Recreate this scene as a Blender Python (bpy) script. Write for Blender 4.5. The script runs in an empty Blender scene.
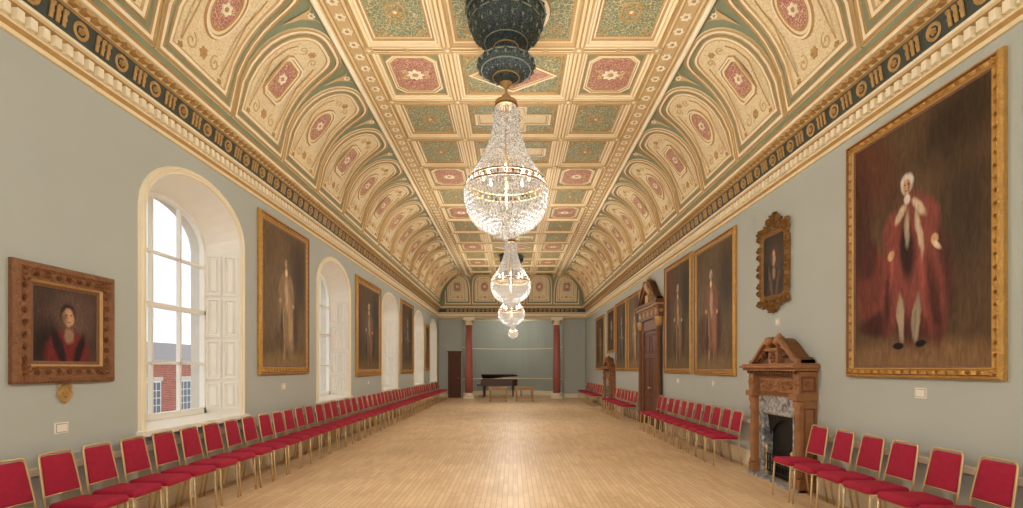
import bpy, math, random
from math import sin,cos,pi,radians,sqrt
from mathutils import Vector, Matrix
random.seed(7)
WL,WR=4.0,3.9
YE=26.2; YB=27.0; Y0=-4.0
CAMH=1.6
scene=bpy.context.scene
COL=scene.collection
# ------------------------------------------------------------------ materials
def lin(c):
    def g(x):
        x/=255.0
        return x/12.92 if x<=0.04045 else ((x+0.055)/1.055)**2.4
    return (g(c[0]),g(c[1]),g(c[2]),1)
def newmat(name):
    m=bpy.data.materials.new(name); m.use_nodes=True
    nt=m.node_tree; b=nt.nodes['Principled BSDF']
    return m,nt,b
def mat(name,c,rough=0.5,metal=0.0,var=0.12,scale=6.0,bump=0.0,bscale=40.0,emit=0,emc=None,coat=0):
    m,nt,b=newmat(name); L=nt.links
    tc=nt.nodes.new('ShaderNodeTexCoord')
    n=nt.nodes.new('ShaderNodeTexNoise'); n.inputs['Scale'].default_value=scale; n.inputs['Detail'].default_value=5
    L.new(tc.outputs['Object'],n.inputs['Vector'])
    mx=nt.nodes.new('ShaderNodeMix'); mx.data_type='RGBA'
    cl=lin(c)
    mx.inputs[6].default_value=tuple(x*(1-var) for x in cl[:3])+(1,)
    mx.inputs[7].default_value=tuple(min(1,x*(1+var)) for x in cl[:3])+(1,)
    L.new(n.outputs['Fac'],mx.inputs[0]); L.new(mx.outputs[2],b.inputs['Base Color'])
    b.inputs['Roughness'].default_value=rough; b.inputs['Metallic'].default_value=metal
    if coat: b.inputs['Coat Weight'].default_value=coat
    if bump:
        n2=nt.nodes.new('ShaderNodeTexNoise'); n2.inputs['Scale'].default_value=bscale; n2.inputs['Detail'].default_value=4
        L.new(tc.outputs['Object'],n2.inputs['Vector'])
        bp=nt.nodes.new('ShaderNodeBump'); bp.inputs['Strength'].default_value=bump; bp.inputs['Distance'].default_value=0.02
        L.new(n2.outputs['Fac'],bp.inputs['Height']); L.new(bp.outputs['Normal'],b.inputs['Normal'])
    if emit:
        b.inputs['Emission Color'].default_value=lin(emc or c); b.inputs['Emission Strength'].default_value=emit
    return m
def filigree(name,base,line,scale=11,w=0.07,rough=0.6):
    m,nt,b=newmat(name); L=nt.links
    tc=nt.nodes.new('ShaderNodeTexCoord')
    n=nt.nodes.new('ShaderNodeTexNoise'); n.inputs['Scale'].default_value=scale*0.6; n.inputs['Detail'].default_value=1
    L.new(tc.outputs['Object'],n.inputs['Vector'])
    ad=nt.nodes.new('ShaderNodeVectorMath'); ad.operation='MULTIPLY_ADD'
    ad.inputs[1].default_value=(0.12,0.12,0.12)
    L.new(n.outputs['Color'],ad.inputs[0]); L.new(tc.outputs['Object'],ad.inputs[2])
    v=nt.nodes.new('ShaderNodeTexVoronoi'); v.feature='DISTANCE_TO_EDGE'; v.inputs['Scale'].default_value=scale
    L.new(ad.outputs[0],v.inputs['Vector'])
    v2=nt.nodes.new('ShaderNodeTexVoronoi'); v2.inputs['Scale'].default_value=scale
    L.new(ad.outputs[0],v2.inputs['Vector'])
    r=nt.nodes.new('ShaderNodeMapRange'); r.inputs[1].default_value=w; r.inputs[2].default_value=w*1.6; r.inputs[3].default_value=1; r.inputs[4].default_value=0
    L.new(v.outputs['Distance'],r.inputs[0])
    r2=nt.nodes.new('ShaderNodeMapRange'); r2.inputs[1].default_value=0.16; r2.inputs[2].default_value=0.22; r2.inputs[3].default_value=1; r2.inputs[4].default_value=0
    L.new(v2.outputs['Distance'],r2.inputs[0])
    mxm=nt.nodes.new('ShaderNodeMath'); mxm.operation='MAXIMUM'
    L.new(r.outputs[0],mxm.inputs[0]); L.new(r2.outputs[0],mxm.inputs[1])
    mx=nt.nodes.new('ShaderNodeMix'); mx.data_type='RGBA'
    mx.inputs[6].default_value=lin(base); mx.inputs[7].default_value=lin(line)
    L.new(mxm.outputs[0],mx.inputs[0]); L.new(mx.outputs[2],b.inputs['Base Color'])
    bp=nt.nodes.new('ShaderNodeBump'); bp.inputs['Strength'].default_value=0.5; bp.inputs['Distance'].default_value=0.01
    L.new(mxm.outputs[0],bp.inputs['Height']); L.new(bp.outputs['Normal'],b.inputs['Normal'])
    b.inputs['Roughness'].default_value=rough
    return m
M={}
M['wall']=mat('sage_wall_paint',(180,186,180),0.8,var=0.05,scale=1.5)
M['apse']=mat('apse_paint',(164,172,166),0.8,var=0.05,scale=1.5)
M['cream']=mat('cream_plaster',(238,220,180),0.7,var=0.08,scale=5,bump=0.15)
M['ivory']=mat('ivory_plaster',(243,232,204),0.7,var=0.06,scale=5)
M['gold']=mat('gilding',(190,152,94),0.5,metal=0.05,var=0.22,scale=14,bump=0.3,bscale=60)
M['tan']=mat('tan_plaster',(208,178,128),0.7,var=0.12,scale=9,bump=0.2)
M['green']=mat('sage_green_plaster',(136,144,116),0.7,var=0.1,scale=4)
M['red']=filigree('red_painted_panel',(176,114,100),(222,192,158),18,0.035)
M['fgreen']=filigree('green_scroll_panel',(126,136,108),(208,190,140),16,0.045)
M['fcream']=filigree('cream_scroll_panel',(238,222,182),(216,190,142),20,0.035)
M['frieze']=mat('dark_green_frieze',(62,70,62),0.6,var=0.15)
M['white']=mat('white_joinery_paint',(238,234,224),0.5,var=0.04)
M['frame']=mat('gilt_frame',(190,144,72),0.38,metal=0.35,var=0.3,scale=12,bump=0.7,bscale=45)
M['rframe']=mat('aged_gilt_frame',(146,106,54),0.42,metal=0.35,var=0.4,scale=20,bump=0.8,bscale=60)
M['frameb']=mat('bronze_gilt_frame',(136,92,58),0.45,metal=0.3,var=0.4,scale=16,bump=0.9,bscale=50)
M['wood']=mat('carved_oak',(156,106,64),0.5,var=0.35,scale=9,bump=0.6,bscale=35)
M['doak']=mat('dark_carved_oak',(116,74,42),0.5,var=0.35,scale=9,bump=0.5,bscale=35)
M['dwood']=mat('mahogany',(98,56,34),0.55,var=0.3,scale=7)
M['lwood']=mat('pale_table_wood',(176,130,78),0.4,var=0.2,scale=8)
M['black']=mat('dark_piano_wood',(84,50,32),0.35,var=0.2)
M['iron']=mat('cast_iron',(34,32,31),0.5,metal=0.4)
M['keys']=mat('piano_key_ivory',(235,230,215),0.3,var=0.02)
M['redf']=mat('crimson_upholstery',(166,18,54),0.85,var=0.3,scale=18,bump=0.3,bscale=200)
M['brass']=mat('gold_painted_steel',(208,178,128),0.35,metal=0.4,var=0.1)
M['rcol']=mat('pink_red_marble',(176,98,88),0.4,var=0.25,scale=8)
M['teal']=filigree('blue_green_pierced_relief',(48,62,66),(98,114,110),22,0.04)
M['tealhi']=mat('grey_teal_relief',(134,142,132),0.6,var=0.2,scale=20)
M['label']=mat('white_card',(236,232,220),0.6,var=0.02)
M['ink']=mat('brown_keyline',(120,100,80),0.6,var=0.02)
def marble():
    m,nt,b=newmat('grey_veined_marble'); L=nt.links
    tc=nt.nodes.new('ShaderNodeTexCoord'); n=nt.nodes.new('ShaderNodeTexNoise'); n.inputs['Scale'].default_value=7; n.inputs['Detail'].default_value=8; n.inputs['Distortion'].default_value=1.8
    L.new(tc.outputs['Object'],n.inputs['Vector'])
    cr=nt.nodes.new('ShaderNodeValToRGB'); e=cr.color_ramp.elements
    e[0].position=0.38; e[0].color=lin((96,98,102)); e[1].position=0.64; e[1].color=lin((196,194,190))
    L.new(n.outputs['Fac'],cr.inputs[0]); L.new(cr.outputs[0],b.inputs['Base Color']); b.inputs['Roughness'].default_value=0.3
    return m
M['marble']=marble()
def floormat():
    m,nt,b=newmat('maple_strip_floor'); L=nt.links
    tc=nt.nodes.new('ShaderNodeTexCoord'); mp=nt.nodes.new('ShaderNodeMapping'); mp.inputs['Rotation'].default_value=(0,0,pi/2)
    L.new(tc.outputs['Object'],mp.inputs['Vector'])
    br=nt.nodes.new('ShaderNodeTexBrick'); br.offset=0.37; br.offset_frequency=2
    br.inputs['Color1'].default_value=lin((228,198,158)); br.inputs['Color2'].default_value=lin((210,178,134)); br.inputs['Mortar'].default_value=lin((172,136,96))
    br.inputs['Scale'].default_value=1; br.inputs['Mortar Size'].default_value=0.003; br.inputs['Mortar Smooth'].default_value=0.3
    br.inputs['Brick Width'].default_value=0.48; br.inputs['Row Height'].default_value=0.066; br.inputs['Bias'].default_value=-0.2
    L.new(mp.outputs[0],br.inputs['Vector'])
    n=nt.nodes.new('ShaderNodeTexNoise'); n.inputs['Scale'].default_value=1.3; n.inputs['Detail'].default_value=6
    L.new(tc.outputs['Object'],n.inputs['Vector'])
    mx=nt.nodes.new('ShaderNodeMix'); mx.data_type='RGBA'; mx.blend_type='MULTIPLY'; mx.inputs[0].default_value=0.5
    cr=nt.nodes.new('ShaderNodeValToRGB'); e=cr.color_ramp.elements
    e[0].position=0.3; e[0].color=(0.76,0.69,0.62,1); e[1].position=0.6; e[1].color=(1,1,1,1)
    L.new(n.outputs['Fac'],cr.inputs[0]); L.new(br.outputs['Color'],mx.inputs[6]); L.new(cr.outputs[0],mx.inputs[7])
    L.new(mx.outputs[2],b.inputs['Base Color'])
    n2=nt.nodes.new('ShaderNodeTexNoise'); n2.inputs['Scale'].default_value=9
    L.new(tc.outputs['Object'],n2.inputs['Vector'])
    r=nt.nodes.new('ShaderNodeMapRange'); r.inputs[3].default_value=0.32; r.inputs[4].default_value=0.56
    L.new(n2.outputs['Fac'],r.inputs[0]); L.new(r.outputs[0],b.inputs['Roughness'])
    bp=nt.nodes.new('ShaderNodeBump'); bp.inputs['Strength'].default_value=0.12; bp.inputs['Distance'].default_value=0.003
    L.new(br.outputs['Fac'],bp.inputs['Height']); bp.invert=True; L.new(bp.outputs['Normal'],b.inputs['Normal'])
    return m
M['floor']=floormat()
def brickmat():
    m,nt,b=newmat('red_brick'); L=nt.links
    tc=nt.nodes.new('ShaderNodeTexCoord'); sx=nt.nodes.new('ShaderNodeSeparateXYZ'); cx=nt.nodes.new('ShaderNodeCombineXYZ')
    L.new(tc.outputs['Object'],sx.inputs[0]); L.new(sx.outputs[1],cx.inputs[0]); L.new(sx.outputs[2],cx.inputs[1])
    br=nt.nodes.new('ShaderNodeTexBrick'); br.inputs['Scale'].default_value=2.2
    br.inputs['Color1'].default_value=lin((186,104,88)); br.inputs['Color2'].default_value=lin((160,84,70)); br.inputs['Mortar'].default_value=lin((200,170,150))
    L.new(cx.outputs[0],br.inputs['Vector']); L.new(br.outputs['Color'],b.inputs['Base Color']); b.inputs['Roughness'].default_value=0.9
    return m
M['brick']=brickmat()
M['slate']=mat('slate_roof',(160,152,148),0.8)
M['stone']=mat('pale_stone',(210,202,188),0.8)
M['dglass']=mat('dark_window_glass',(90,104,116),0.1)
def glassmat():
    m,nt,b=newmat('window_glass'); L=nt.links
    for n in list(nt.nodes):
        if n.type!='OUTPUT_MATERIAL': nt.nodes.remove(n)
    out=[n for n in nt.nodes][0]
    t=nt.nodes.new('ShaderNodeBsdfTransparent'); g=nt.nodes.new('ShaderNodeBsdfGlossy'); g.inputs['Roughness'].default_value=0.03
    ms=nt.nodes.new('ShaderNodeMixShader')
    tc=nt.nodes.new('ShaderNodeTexCoord'); n=nt.nodes.new('ShaderNodeTexNoise'); n.inputs['Scale'].default_value=2
    L.new(tc.outputs['Object'],n.inputs['Vector'])
    mr=nt.nodes.new('ShaderNodeMapRange'); mr.inputs[3].default_value=0.03; mr.inputs[4].default_value=0.07
    L.new(n.outputs['Fac'],mr.inputs[0]); L.new(mr.outputs[0],ms.inputs[0])
    L.new(t.outputs[0],ms.inputs[1]); L.new(g.outputs[0],ms.inputs[2]); L.new(ms.outputs[0],out.inputs['Surface'])
    return m
M['glass']=glassmat()
def crystal():
    m,nt,b=newmat('self_glowing_crystal'); L=nt.links
    out=[n for n in nt.nodes if n.type=='OUTPUT_MATERIAL'][0]
    tc=nt.nodes.new('ShaderNodeTexCoord'); n=nt.nodes.new('ShaderNodeTexNoise'); n.inputs['Scale'].default_value=42; n.inputs['Detail'].default_value=3
    L.new(tc.outputs['Object'],n.inputs['Vector'])
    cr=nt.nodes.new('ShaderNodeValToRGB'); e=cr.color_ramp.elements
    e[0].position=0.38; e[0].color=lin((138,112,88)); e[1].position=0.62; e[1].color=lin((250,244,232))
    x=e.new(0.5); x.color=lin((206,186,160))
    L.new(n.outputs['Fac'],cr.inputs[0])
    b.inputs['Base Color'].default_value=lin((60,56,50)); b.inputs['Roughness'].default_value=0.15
    L.new(cr.outputs[0],b.inputs['Emission Color']); b.inputs['Emission Strength'].default_value=0.72  # lamplit glow and sparkle put into the beads' own emission colour
    t=nt.nodes.new('ShaderNodeBsdfTransparent'); ms=nt.nodes.new('ShaderNodeMixShader'); ms.inputs[0].default_value=0.72
    L.new(t.outputs[0],ms.inputs[1]); L.new(b.outputs[0],ms.inputs[2]); L.new(ms.outputs[0],out.inputs['Surface'])
    return m
M['crystal']=crystal()
M['bulb']=mat('warm_bulb',(255,225,170),0.4,emit=4,emc=(255,230,190))
M['hoop']=mat('antique_gilt_hoop',(128,88,42),0.6,var=0.2)
# ------------------------------------------------------------------ mesh builder
class MB:
    def __init__(s): s.v=[];s.f=[];s.m=[];s.mats=[];s.sm=[]
    def mi(s,k):
        mt=M[k] if isinstance(k,str) else k
        if mt not in s.mats: s.mats.append(mt)
        return s.mats.index(mt)
    def add(s,vs,fs,k,smooth=False):
        o=len(s.v); i=s.mi(k)
        s.v.extend([tuple(p) for p in vs])
        for f in fs: s.f.append(tuple(a+o for a in f)); s.m.append(i); s.sm.append(smooth)
    def quad(s,a,b,c,d,k): s.add([a,b,c,d],[(0,1,2,3)],k)
    def box(s,x0,x1,y0,y1,z0,z1,k,T=None):
        vs=[(x,y,z) for x in(x0,x1) for y in(y0,y1) for z in(z0,z1)]
        if T: vs=[T(p) for p in vs]
        s.add(vs,[(0,1,3,2),(4,6,7,5),(0,4,5,1),(2,3,7,6),(0,2,6,4),(1,5,7,3)],k)
    def lathe(s,prof,cx,cy,k,n=24,flute=0,amp=0,smooth=True,cz=0,T=None):
        vs=[];fs=[]
        for r,z in prof:
            for i in range(n):
                a=2*pi*i/n; rr=r*(1+(amp*cos(flute*a) if flute else 0))
                vs.append((cx+rr*cos(a),cy+rr*sin(a),cz+z))
        for j in range(len(prof)-1):
            for i in range(n):
                i2=(i+1)%n; fs.append((j*n+i,j*n+i2,(j+1)*n+i2,(j+1)*n+i))
        if prof[0][0]>1e-4: fs.append(tuple(range(n))[::-1])
        if prof[-1][0]>1e-4: fs.append(tuple((len(prof)-1)*n+i for i in range(n)))
        if T: vs=[T(p) for p in vs]
        s.add(vs,fs,k,smooth)
    def tube(s,path,r,k,n=8,closed=False,smooth=True):
        P=[Vector(p) for p in path]; N=len(P); vs=[];fs=[]
        up=None
        for i,p in enumerate(P):
            if closed: t=(P[(i+1)%N]-P[i-1]).normalized()
            else: t=(P[min(i+1,N-1)]-P[max(i-1,0)]).normalized()
            if up is None:
                up=Vector((0,0,1)) if abs(t.z)<0.9 else Vector((1,0,0))
            a=(up-t*up.dot(t)).normalized(); up=a; b=t.cross(a)
            rr=r[i] if isinstance(r,(list,tuple)) else r
            for j in range(n):
                g=2*pi*(j+0.5)/n; vs.append(p+a*rr*cos(g)+b*rr*sin(g))
        for i in range(N if closed else N-1):
            i2=(i+1)%N
            for j in range(n):
                j2=(j+1)%n; fs.append((i*n+j,i*n+j2,i2*n+j2,i2*n+j))
        if not closed: fs.append(tuple(range(n))[::-1]); fs.append(tuple((N-1)*n+j for j in range(n)))
        s.add(vs,fs,k,smooth)
    def octa(s,c,r,h,k):
        x,y,z=c
        s.add([(x+r,y,z),(x,y+r,z),(x-r,y,z),(x,y-r,z),(x,y,z+h),(x,y,z-h)],[(0,1,4),(1,2,4),(2,3,4),(3,0,4),(1,0,5),(2,1,5),(3,2,5),(0,3,5)],k)
    def fill(s,P,out,c,h,k,rings=1):
        n=len(out); vs=[];fs=[]
        for j in range(rings):
            t=1-j/rings
            for (x,y) in out: vs.append(P(c[0]+(x-c[0])*t,c[1]+(y-c[1])*t,h))
        vs.append(P(c[0],c[1],h)); ci=len(vs)-1
        for j in range(rings-1):
            for i in range(n):
                i2=(i+1)%n; fs.append((j*n+i,j*n+i2,(j+1)*n+i2,(j+1)*n+i))
        for i in range(n): fs.append(((rings-1)*n+i,(rings-1)*n+(i+1)%n,ci))
        s.add(vs,fs,k)
    def bands(s,P,fn,prof,ks):
        for a in range(len(prof)-1):
            o1=fn(prof[a][0]); o2=fn(prof[a+1][0]); n=len(o1)
            vs=[P(x,y,prof[a][1]) for x,y in o1]+[P(x,y,prof[a+1][1]) for x,y in o2]
            s.add(vs,[(i,(i+1)%n,n+(i+1)%n,n+i) for i in range(n)],ks[a] if isinstance(ks,(list,tuple)) else ks)
    def ribbon(s,P,path,w,h0,h1,k):
        vs=[];fs=[];N=len(path)
        for i,(x,y) in enumerate(path):
            ax,ay=path[max(i-1,0)]; bx,by=path[min(i+1,N-1)]
            dx,dy=bx-ax,by-ay; l=sqrt(dx*dx+dy*dy) or 1; nx,ny=-dy/l,dx/l
            ww=w*(0.35+0.65*sin(pi*min(1,max(0.05,(i+0.5)/N)))) 
            vs+= [P(x+nx*ww,y+ny*ww,h0),P(x,y,h1),P(x-nx*ww,y-ny*ww,h0)]
        for i in range(N-1):
            a=i*3; fs+=[(a,a+3,a+4,a+1),(a+1,a+4,a+5,a+2)]
        s.add(vs,fs,k)
    def flower(s,P,cx,cy,r,h,k,pet=8,kc=None):
        n=pet*4
        def o(t): return [(cx+r*t*(1+0.18*cos(pet*2*pi*i/n))*cos(2*pi*i/n),cy+r*t*(1+0.18*cos(pet*2*pi*i/n))*sin(2*pi*i/n)) for i in range(n)]
        s.bands(P,lambda i:o(1-i),[(0,h),(0.15,h+0.02),(0.6,h+0.005)],k)
        o2=[(cx+r*.4*cos(2*pi*i/10),cy+r*.4*sin(2*pi*i/10)) for i in range(10)]
        n2=10; vs=[P(x,y,h+0.005) for x,y in o2]+[P(cx,cy,h+0.04)]
        s.add(vs,[(i,(i+1)%n2,n2) for i in range(n2)],kc or k)
    def obj(s,name,parent=None,kind=None,label=None,cat=None,group=None,bevel=0,loc=None,rotz=0):
        me=bpy.data.meshes.new(name); me.from_pydata(s.v,[],s.f)
        for m in s.mats: me.materials.append(m)
        me.polygons.foreach_set('material_index',s.m); me.polygons.foreach_set('use_smooth',s.sm); me.update()
        o=bpy.data.objects.new(name,me); COL.objects.link(o)
        if parent: o.parent=parent
        if kind: o['kind']=kind
        if label: o['label']=label
        if cat: o['category']=cat
        if group: o['group']=group
        if loc: o.location=loc
        o.rotation_euler=(0,0,rotz)
        if bevel:
            b=o.modifiers.new('bevel','BEVEL'); b.width=bevel; b.segments=2; b.limit_method='ANGLE'
        return o
def empty(name,label=None,cat=None,loc=(0,0,0),rotz=0,kind=None,group=None):
    o=bpy.data.objects.new(name,None); COL.objects.link(o); o.location=loc; o.rotation_euler=(0,0,rotz); o.empty_display_size=0.2
    if label: o['label']=label
    if cat: o['category']=cat
    if kind: o['kind']=kind
    if group: o['group']=group
    return o
def scroll(cx,cy,r,a0,turns,d=1,n=16):
    return [(cx+r*(1-0.85*i/n)*cos(a0+d*turns*2*pi*i/n),cy+r*(1-0.85*i/n)*sin(a0+d*turns*2*pi*i/n)) for i in range(n+1)]
def circ(cx,cy,r,n=24,lob=0,amp=0,ry=None):
    ry=ry or r
    return [(cx+r*(1+amp*cos(lob*2*pi*i/n))*cos(2*pi*i/n),cy+ry*(1+amp*cos(lob*2*pi*i/n))*sin(2*pi*i/n)) for i in range(n)]
def rect(cx,cy,hw,hh): return [(cx-hw,cy-hh),(cx+hw,cy-hh),(cx+hw,cy+hh),(cx-hw,cy+hh)]
def octag(cx,cy,hw,hh,c):
    return [(cx-hw+c,cy-hh),(cx+hw-c,cy-hh),(cx+hw,cy-hh+c),(cx+hw,cy+hh-c),(cx+hw-c,cy+hh),(cx-hw+c,cy+hh),(cx-hw,cy+hh-c),(cx-hw,cy-hh+c)]

# ------------------------------------------------------------------ shell
b=MB(); b.box(-WL-0.7,WR+0.2,Y0-0.2,YB+4.2,-0.12,0,'floor'); b.obj('floor',kind='structure')
WINS=[6.37,11.2,16.25,21.15,25.0]
HW=0.95; SILL=0.92; SPR=3.36; APX=3.97
def arch(hw,spr,apx,n=16):
    return [(-hw*cos(pi*i/n), spr+(apx-spr)*sin(pi*i/n)) for i in range(n+1)]
b=MB(); yprev=Y0; ZT=4.9
for yc in WINS:
    b.quad((-WL,yprev,0),(-WL,yc-HW,0),(-WL,yc-HW,ZT),(-WL,yprev,ZT),'wall')
    b.quad((-WL,yc-HW,0),(-WL,yc+HW,0),(-WL,yc+HW,SILL),(-WL,yc-HW,SILL),'wall')
    A=arch(HW,SPR,APX)
    for i in range(len(A)-1):
        (a,z1),(c,z2)=A[i],A[i+1]
        b.quad((-WL,yc+a,z1),(-WL,yc+c,z2),(-WL,yc+c,ZT),(-WL,yc+a,ZT),'wall')
    yprev=yc+HW
b.quad((-WL,yprev,0),(-WL,YB,0),(-WL,YB,ZT),(-WL,yprev,ZT),'wall')
b.obj('wall_left',kind='structure')
b=MB(); b.box(WR,WR+0.2,Y0,YB,0,ZT,'wall'); b.obj('wall_right',kind='structure')
b=MB()
b.box(-WL,-2.75,YB,YB+0.2,0,4.25,'wall'); b.box(2.7,WR,YB,YB+0.2,0,4.25,'wall'); b.box(-WL,WR,YB,YB+0.2,4.25,6.4,'wall')
b.obj('wall_back',kind='structure')
b=MB(); N=28
def apx(i):
    c,s=-cos(pi*i/N),sin(pi*i/N)
    return (-0.02+2.74*(abs(c)**.75)*(1 if c>0 else -1), YB+0.1+3.0*(max(s,0)**.75))
ap=[apx(i) for i in range(N+1)]
for i in range(N):
    (x1,y1),(x2,y2)=ap[i],ap[i+1]
    b.quad((x1,y1,0),(x2,y2,0),(x2,y2,4.4),(x1,y1,4.4),'apse')
    for z0,z1,t,k in ((0,0.25,0.04,'ivory'),(0.95,1.0,0.04,'ivory'),(2.72,2.76,0.03,'ivory')):
        f=1-t/2.5
        q=lambda x,y,z:(-0.02+(x+0.02)*f,YB+0.1+(y-YB-0.1)*f,z)
        b.quad(q(x1,y1,z0),q(x2,y2,z0),q(x2,y2,z1),q(x1,y1,z1),k); b.quad(q(x1,y1,z1),q(x2,y2,z1),(x2,y2,z1),(x1,y1,z1),k)
b.add([(x,y,4.4) for x,y in ap],[tuple(range(N+1))],'ivory')
b.obj('wall_apse',kind='structure')
SIDES={'left':lambda u,o,z:(-WL+o,u,z),'right':lambda u,o,z:(WR-o,u,z),'end':lambda u,o,z:(u,YE-o,z)}
PROF=[((0,4.25),None),((.03,4.25),'cream'),((.03,4.29),'cream'),((.06,4.32),'gold'),((.06,4.44),'cream'),((.1,4.46),'gold'),((.13,4.47),'cream'),((.13,4.5),'ivory'),((.16,4.7),'frieze'),((.19,4.71),'gold'),((.22,4.73),'cream'),((.24,4.75),'tan'),((.3,4.75),'cream'),((.3,4.79),'ivory'),((.33,4.80),'gold')]
for side,S in SIDES.items():
    b=MB()
    u0,u1=(Y0,YE+0.4) if side!='end' else (-WL,WR)
    for i in range(1,len(PROF)):
        (o1,z1),_=PROF[i-1]; (o2,z2),k=PROF[i]
        b.quad(S(u0,o1,z1),S(u1,o1,z1),S(u1,o2,z2),S(u0,o2,z2),k)
    if side=='end':
        b.quad((-WL,YE,4.25),(WR,YE,4.25),(WR,YB,4.25),(-WL,YB,4.25),'ivory')
        us=-3.6;ue=3.5
    else: us=1.5;ue=YE-0.2
    n=int((ue-us)/0.11)
    for i in range(n):
        u=us+i*0.11
        b.box(u,u+0.06,0.06,0.115,4.34,4.43,'ivory',T=lambda p:S(*p))
    n=int((ue-us)/0.115)
    for i in range(n):
        u=us+i*0.115
        b.box(u,u+0.06,0.2,0.27,4.71,4.75,'gold',T=lambda p:S(*p))
    F=lambda x,y,h:S(x,.13+.03*(y/.2)+h,4.5+y)
    n=int((ue-us)/0.46)
    for i in range(n):
        u=us+i*0.46+0.2
        b.bands(F,lambda t:circ(u,0.1,0.08*(1-t),14),[(0,0.004),(0.15,0.018),(0.4,0.004)],'gold')
        b.flower(F,u,0.1,0.03,0.004,'gold',5)
        for j in (-1,0,1):
            x=u+0.23+j*0.06
            b.box(x-0.015,x+0.015,0.004,0.016,0.03,0.17,'gold',T=lambda p:F(p[0],p[2],p[1]))
            b.box(x-0.006,x+0.028,0.004,0.016,0.145,0.175,'gold',T=lambda p:F(p[0],p[2],p[1]))
            b.box(x-0.006,x+0.022,0.004,0.016,0.085,0.105,'gold',T=lambda p:F(p[0],p[2],p[1]))
    b.obj('trim_'+str(1+list(SIDES).index(side)),kind='structure')
SL=2.0
def cove(S,a):
    def P(u,s,h):
        th=min(max(s/SL,0),1)*pi/2
        o=.33+a*(1-cos(th)); z=4.8+1.4*sin(th)
        nx,nz=1.4*cos(th),-a*sin(th); l=sqrt(nx*nx+nz*nz); h=h*.75
        return S(u,o+nx/l*h,z+nz/l*h)
    return P
b=MB()
def cove_arch(u,t):
    hw=.685-t; s0=.06+t; top=1.95-t; n=26
    p=[]
    for i in range(n+1):
        th=pi*i/n; c,s=cos(th),max(0,sin(th))
        p.append((u+hw*(abs(c)**.56)*(1 if c>0 else -1), s0+(top-s0)*(s**.68)))
    for i in range(1,6): p.append((u-hw+2*hw*i/6, s0))
    return p
def cove_bay(b,P,u,kind):
    b.bands(P,lambda t:cove_arch(u,t),[(0,0.0),(0.0,0.03),(0.018,0.055),(0.036,0.035),(0.07,0.04),(0.08,0.055),(0.09,0.03),(0.14,0.025),(.15,.045),(.165,.03),(.2,.03),(.21,.045),(.222,.015)],
            ['cream','gold','gold','ivory','gold','gold','green','gold','gold','ivory','tan','tan'])
    b.fill(P,cove_arch(u,.222),(u,.85),0.015,'fcream',4)
    c=(u,.98)
    # inner square / roundel medallion on a cross-shaped strap panel
    if kind: f=lambda t:circ(c[0],c[1],.25*(1-t),28,ry=.37*(1-t))
    else:
        f=lambda t:[(c[0]+(x-c[0])*(1-t),c[1]+(y-c[1])*(1-t)) for x,y in octag(c[0],c[1],.235,.35,.07)]
    b.bands(P,f,[(0,0.015),(0.05,0.05),(0.13,0.05),(0.17,0.03),(0.27,.03),(.31,.045),(.36,.03)],['gold','ivory','gold','cream','gold','gold'])
    b.fill(P,f(0.36),c,0.03,'red',2)
    b.flower(P,c[0],c[1],.075,0.035,'ivory',6,'gold')
    for sx in(-1,1):
        b.ribbon(P,scroll(u+sx*.22,.43,.09,pi/2,1.3,sx),.013,.016,.032,'tan')
        b.ribbon(P,scroll(u+sx*.15,1.49,.075,-pi/2,1.3,-sx),.013,.016,.032,'tan')
        b.ribbon(P,[(u+sx*.36,.36),(u+sx*.36,1.05),(u+sx*.33,1.3),(u+sx*.27,1.46)],.012,.016,.034,'gold')
        b.flower(P,u+sx*.36,.3,.035,.015,'gold',5)
        b.ribbon(P,[(u+sx*.3,.27),(u+sx*.15,.25),(u,.27)],.012,.016,.03,'gold')
    b.flower(P,u,.43,.06,.015,'gold',6)
    b.flower(P,u,1.56,.055,.015,'gold',6)
    tri=[(u+.7-.2,1.96),(u+.7-.1,1.88),(u+.7-.035,1.7),(u+.7,1.42),(u+.7+.035,1.7),(u+.7+.1,1.88),(u+.7+.2,1.96)]
    b.add([P(x,y,.012) for x,y in tri]+[P(u+.7,1.84,.012)],[(i,i+1,7) for i in range(6)],'tan')
    b.flower(P,u+.7,1.86,.05,.015,'ivory',6,'gold')
def cove_surface(b,P,u0,u1):
    n=16
    for i in range(n):
        s0,s1=SL*i/n,SL*(i+1)/n
        b.add([P(u0,s0,0),P(u1,s0,0),P(u1,s1,0),P(u0,s1,0)],[(0,1,2,3)],'green',True)
bays=[6.5+.7+1.4*k for k in range(-4,13)]
for side,a in(('left',WL-.33-2.5),('right',WR-.33-2.5)):
    P=cove(SIDES[side],a); cove_surface(b,P,Y0,YE)
    for i,u in enumerate(bays): cove_bay(b,P,u,i%2)
P=cove(SIDES['end'],1.17); cove_surface(b,P,-WL,WR)
for i,u in enumerate((-2.8,-1.4,0,1.4,2.8)): cove_bay(b,P,u-0.05,i%2)
b.obj('ceiling',kind='structure')
b=MB()
F=lambda x,y,h:(x,y,6.246-h*.55)
b.quad((-2.6,Y0,6.31),(2.6,Y0,6.31),(2.6,YE,6.31),(-2.6,YE,6.31),'cream')
yA,yZ=6.5+1.4*-3-.7, 6.5+1.4*13+.7
b.box(-2.6,2.6,Y0,yA,6.15,6.2,'cream')
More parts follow.
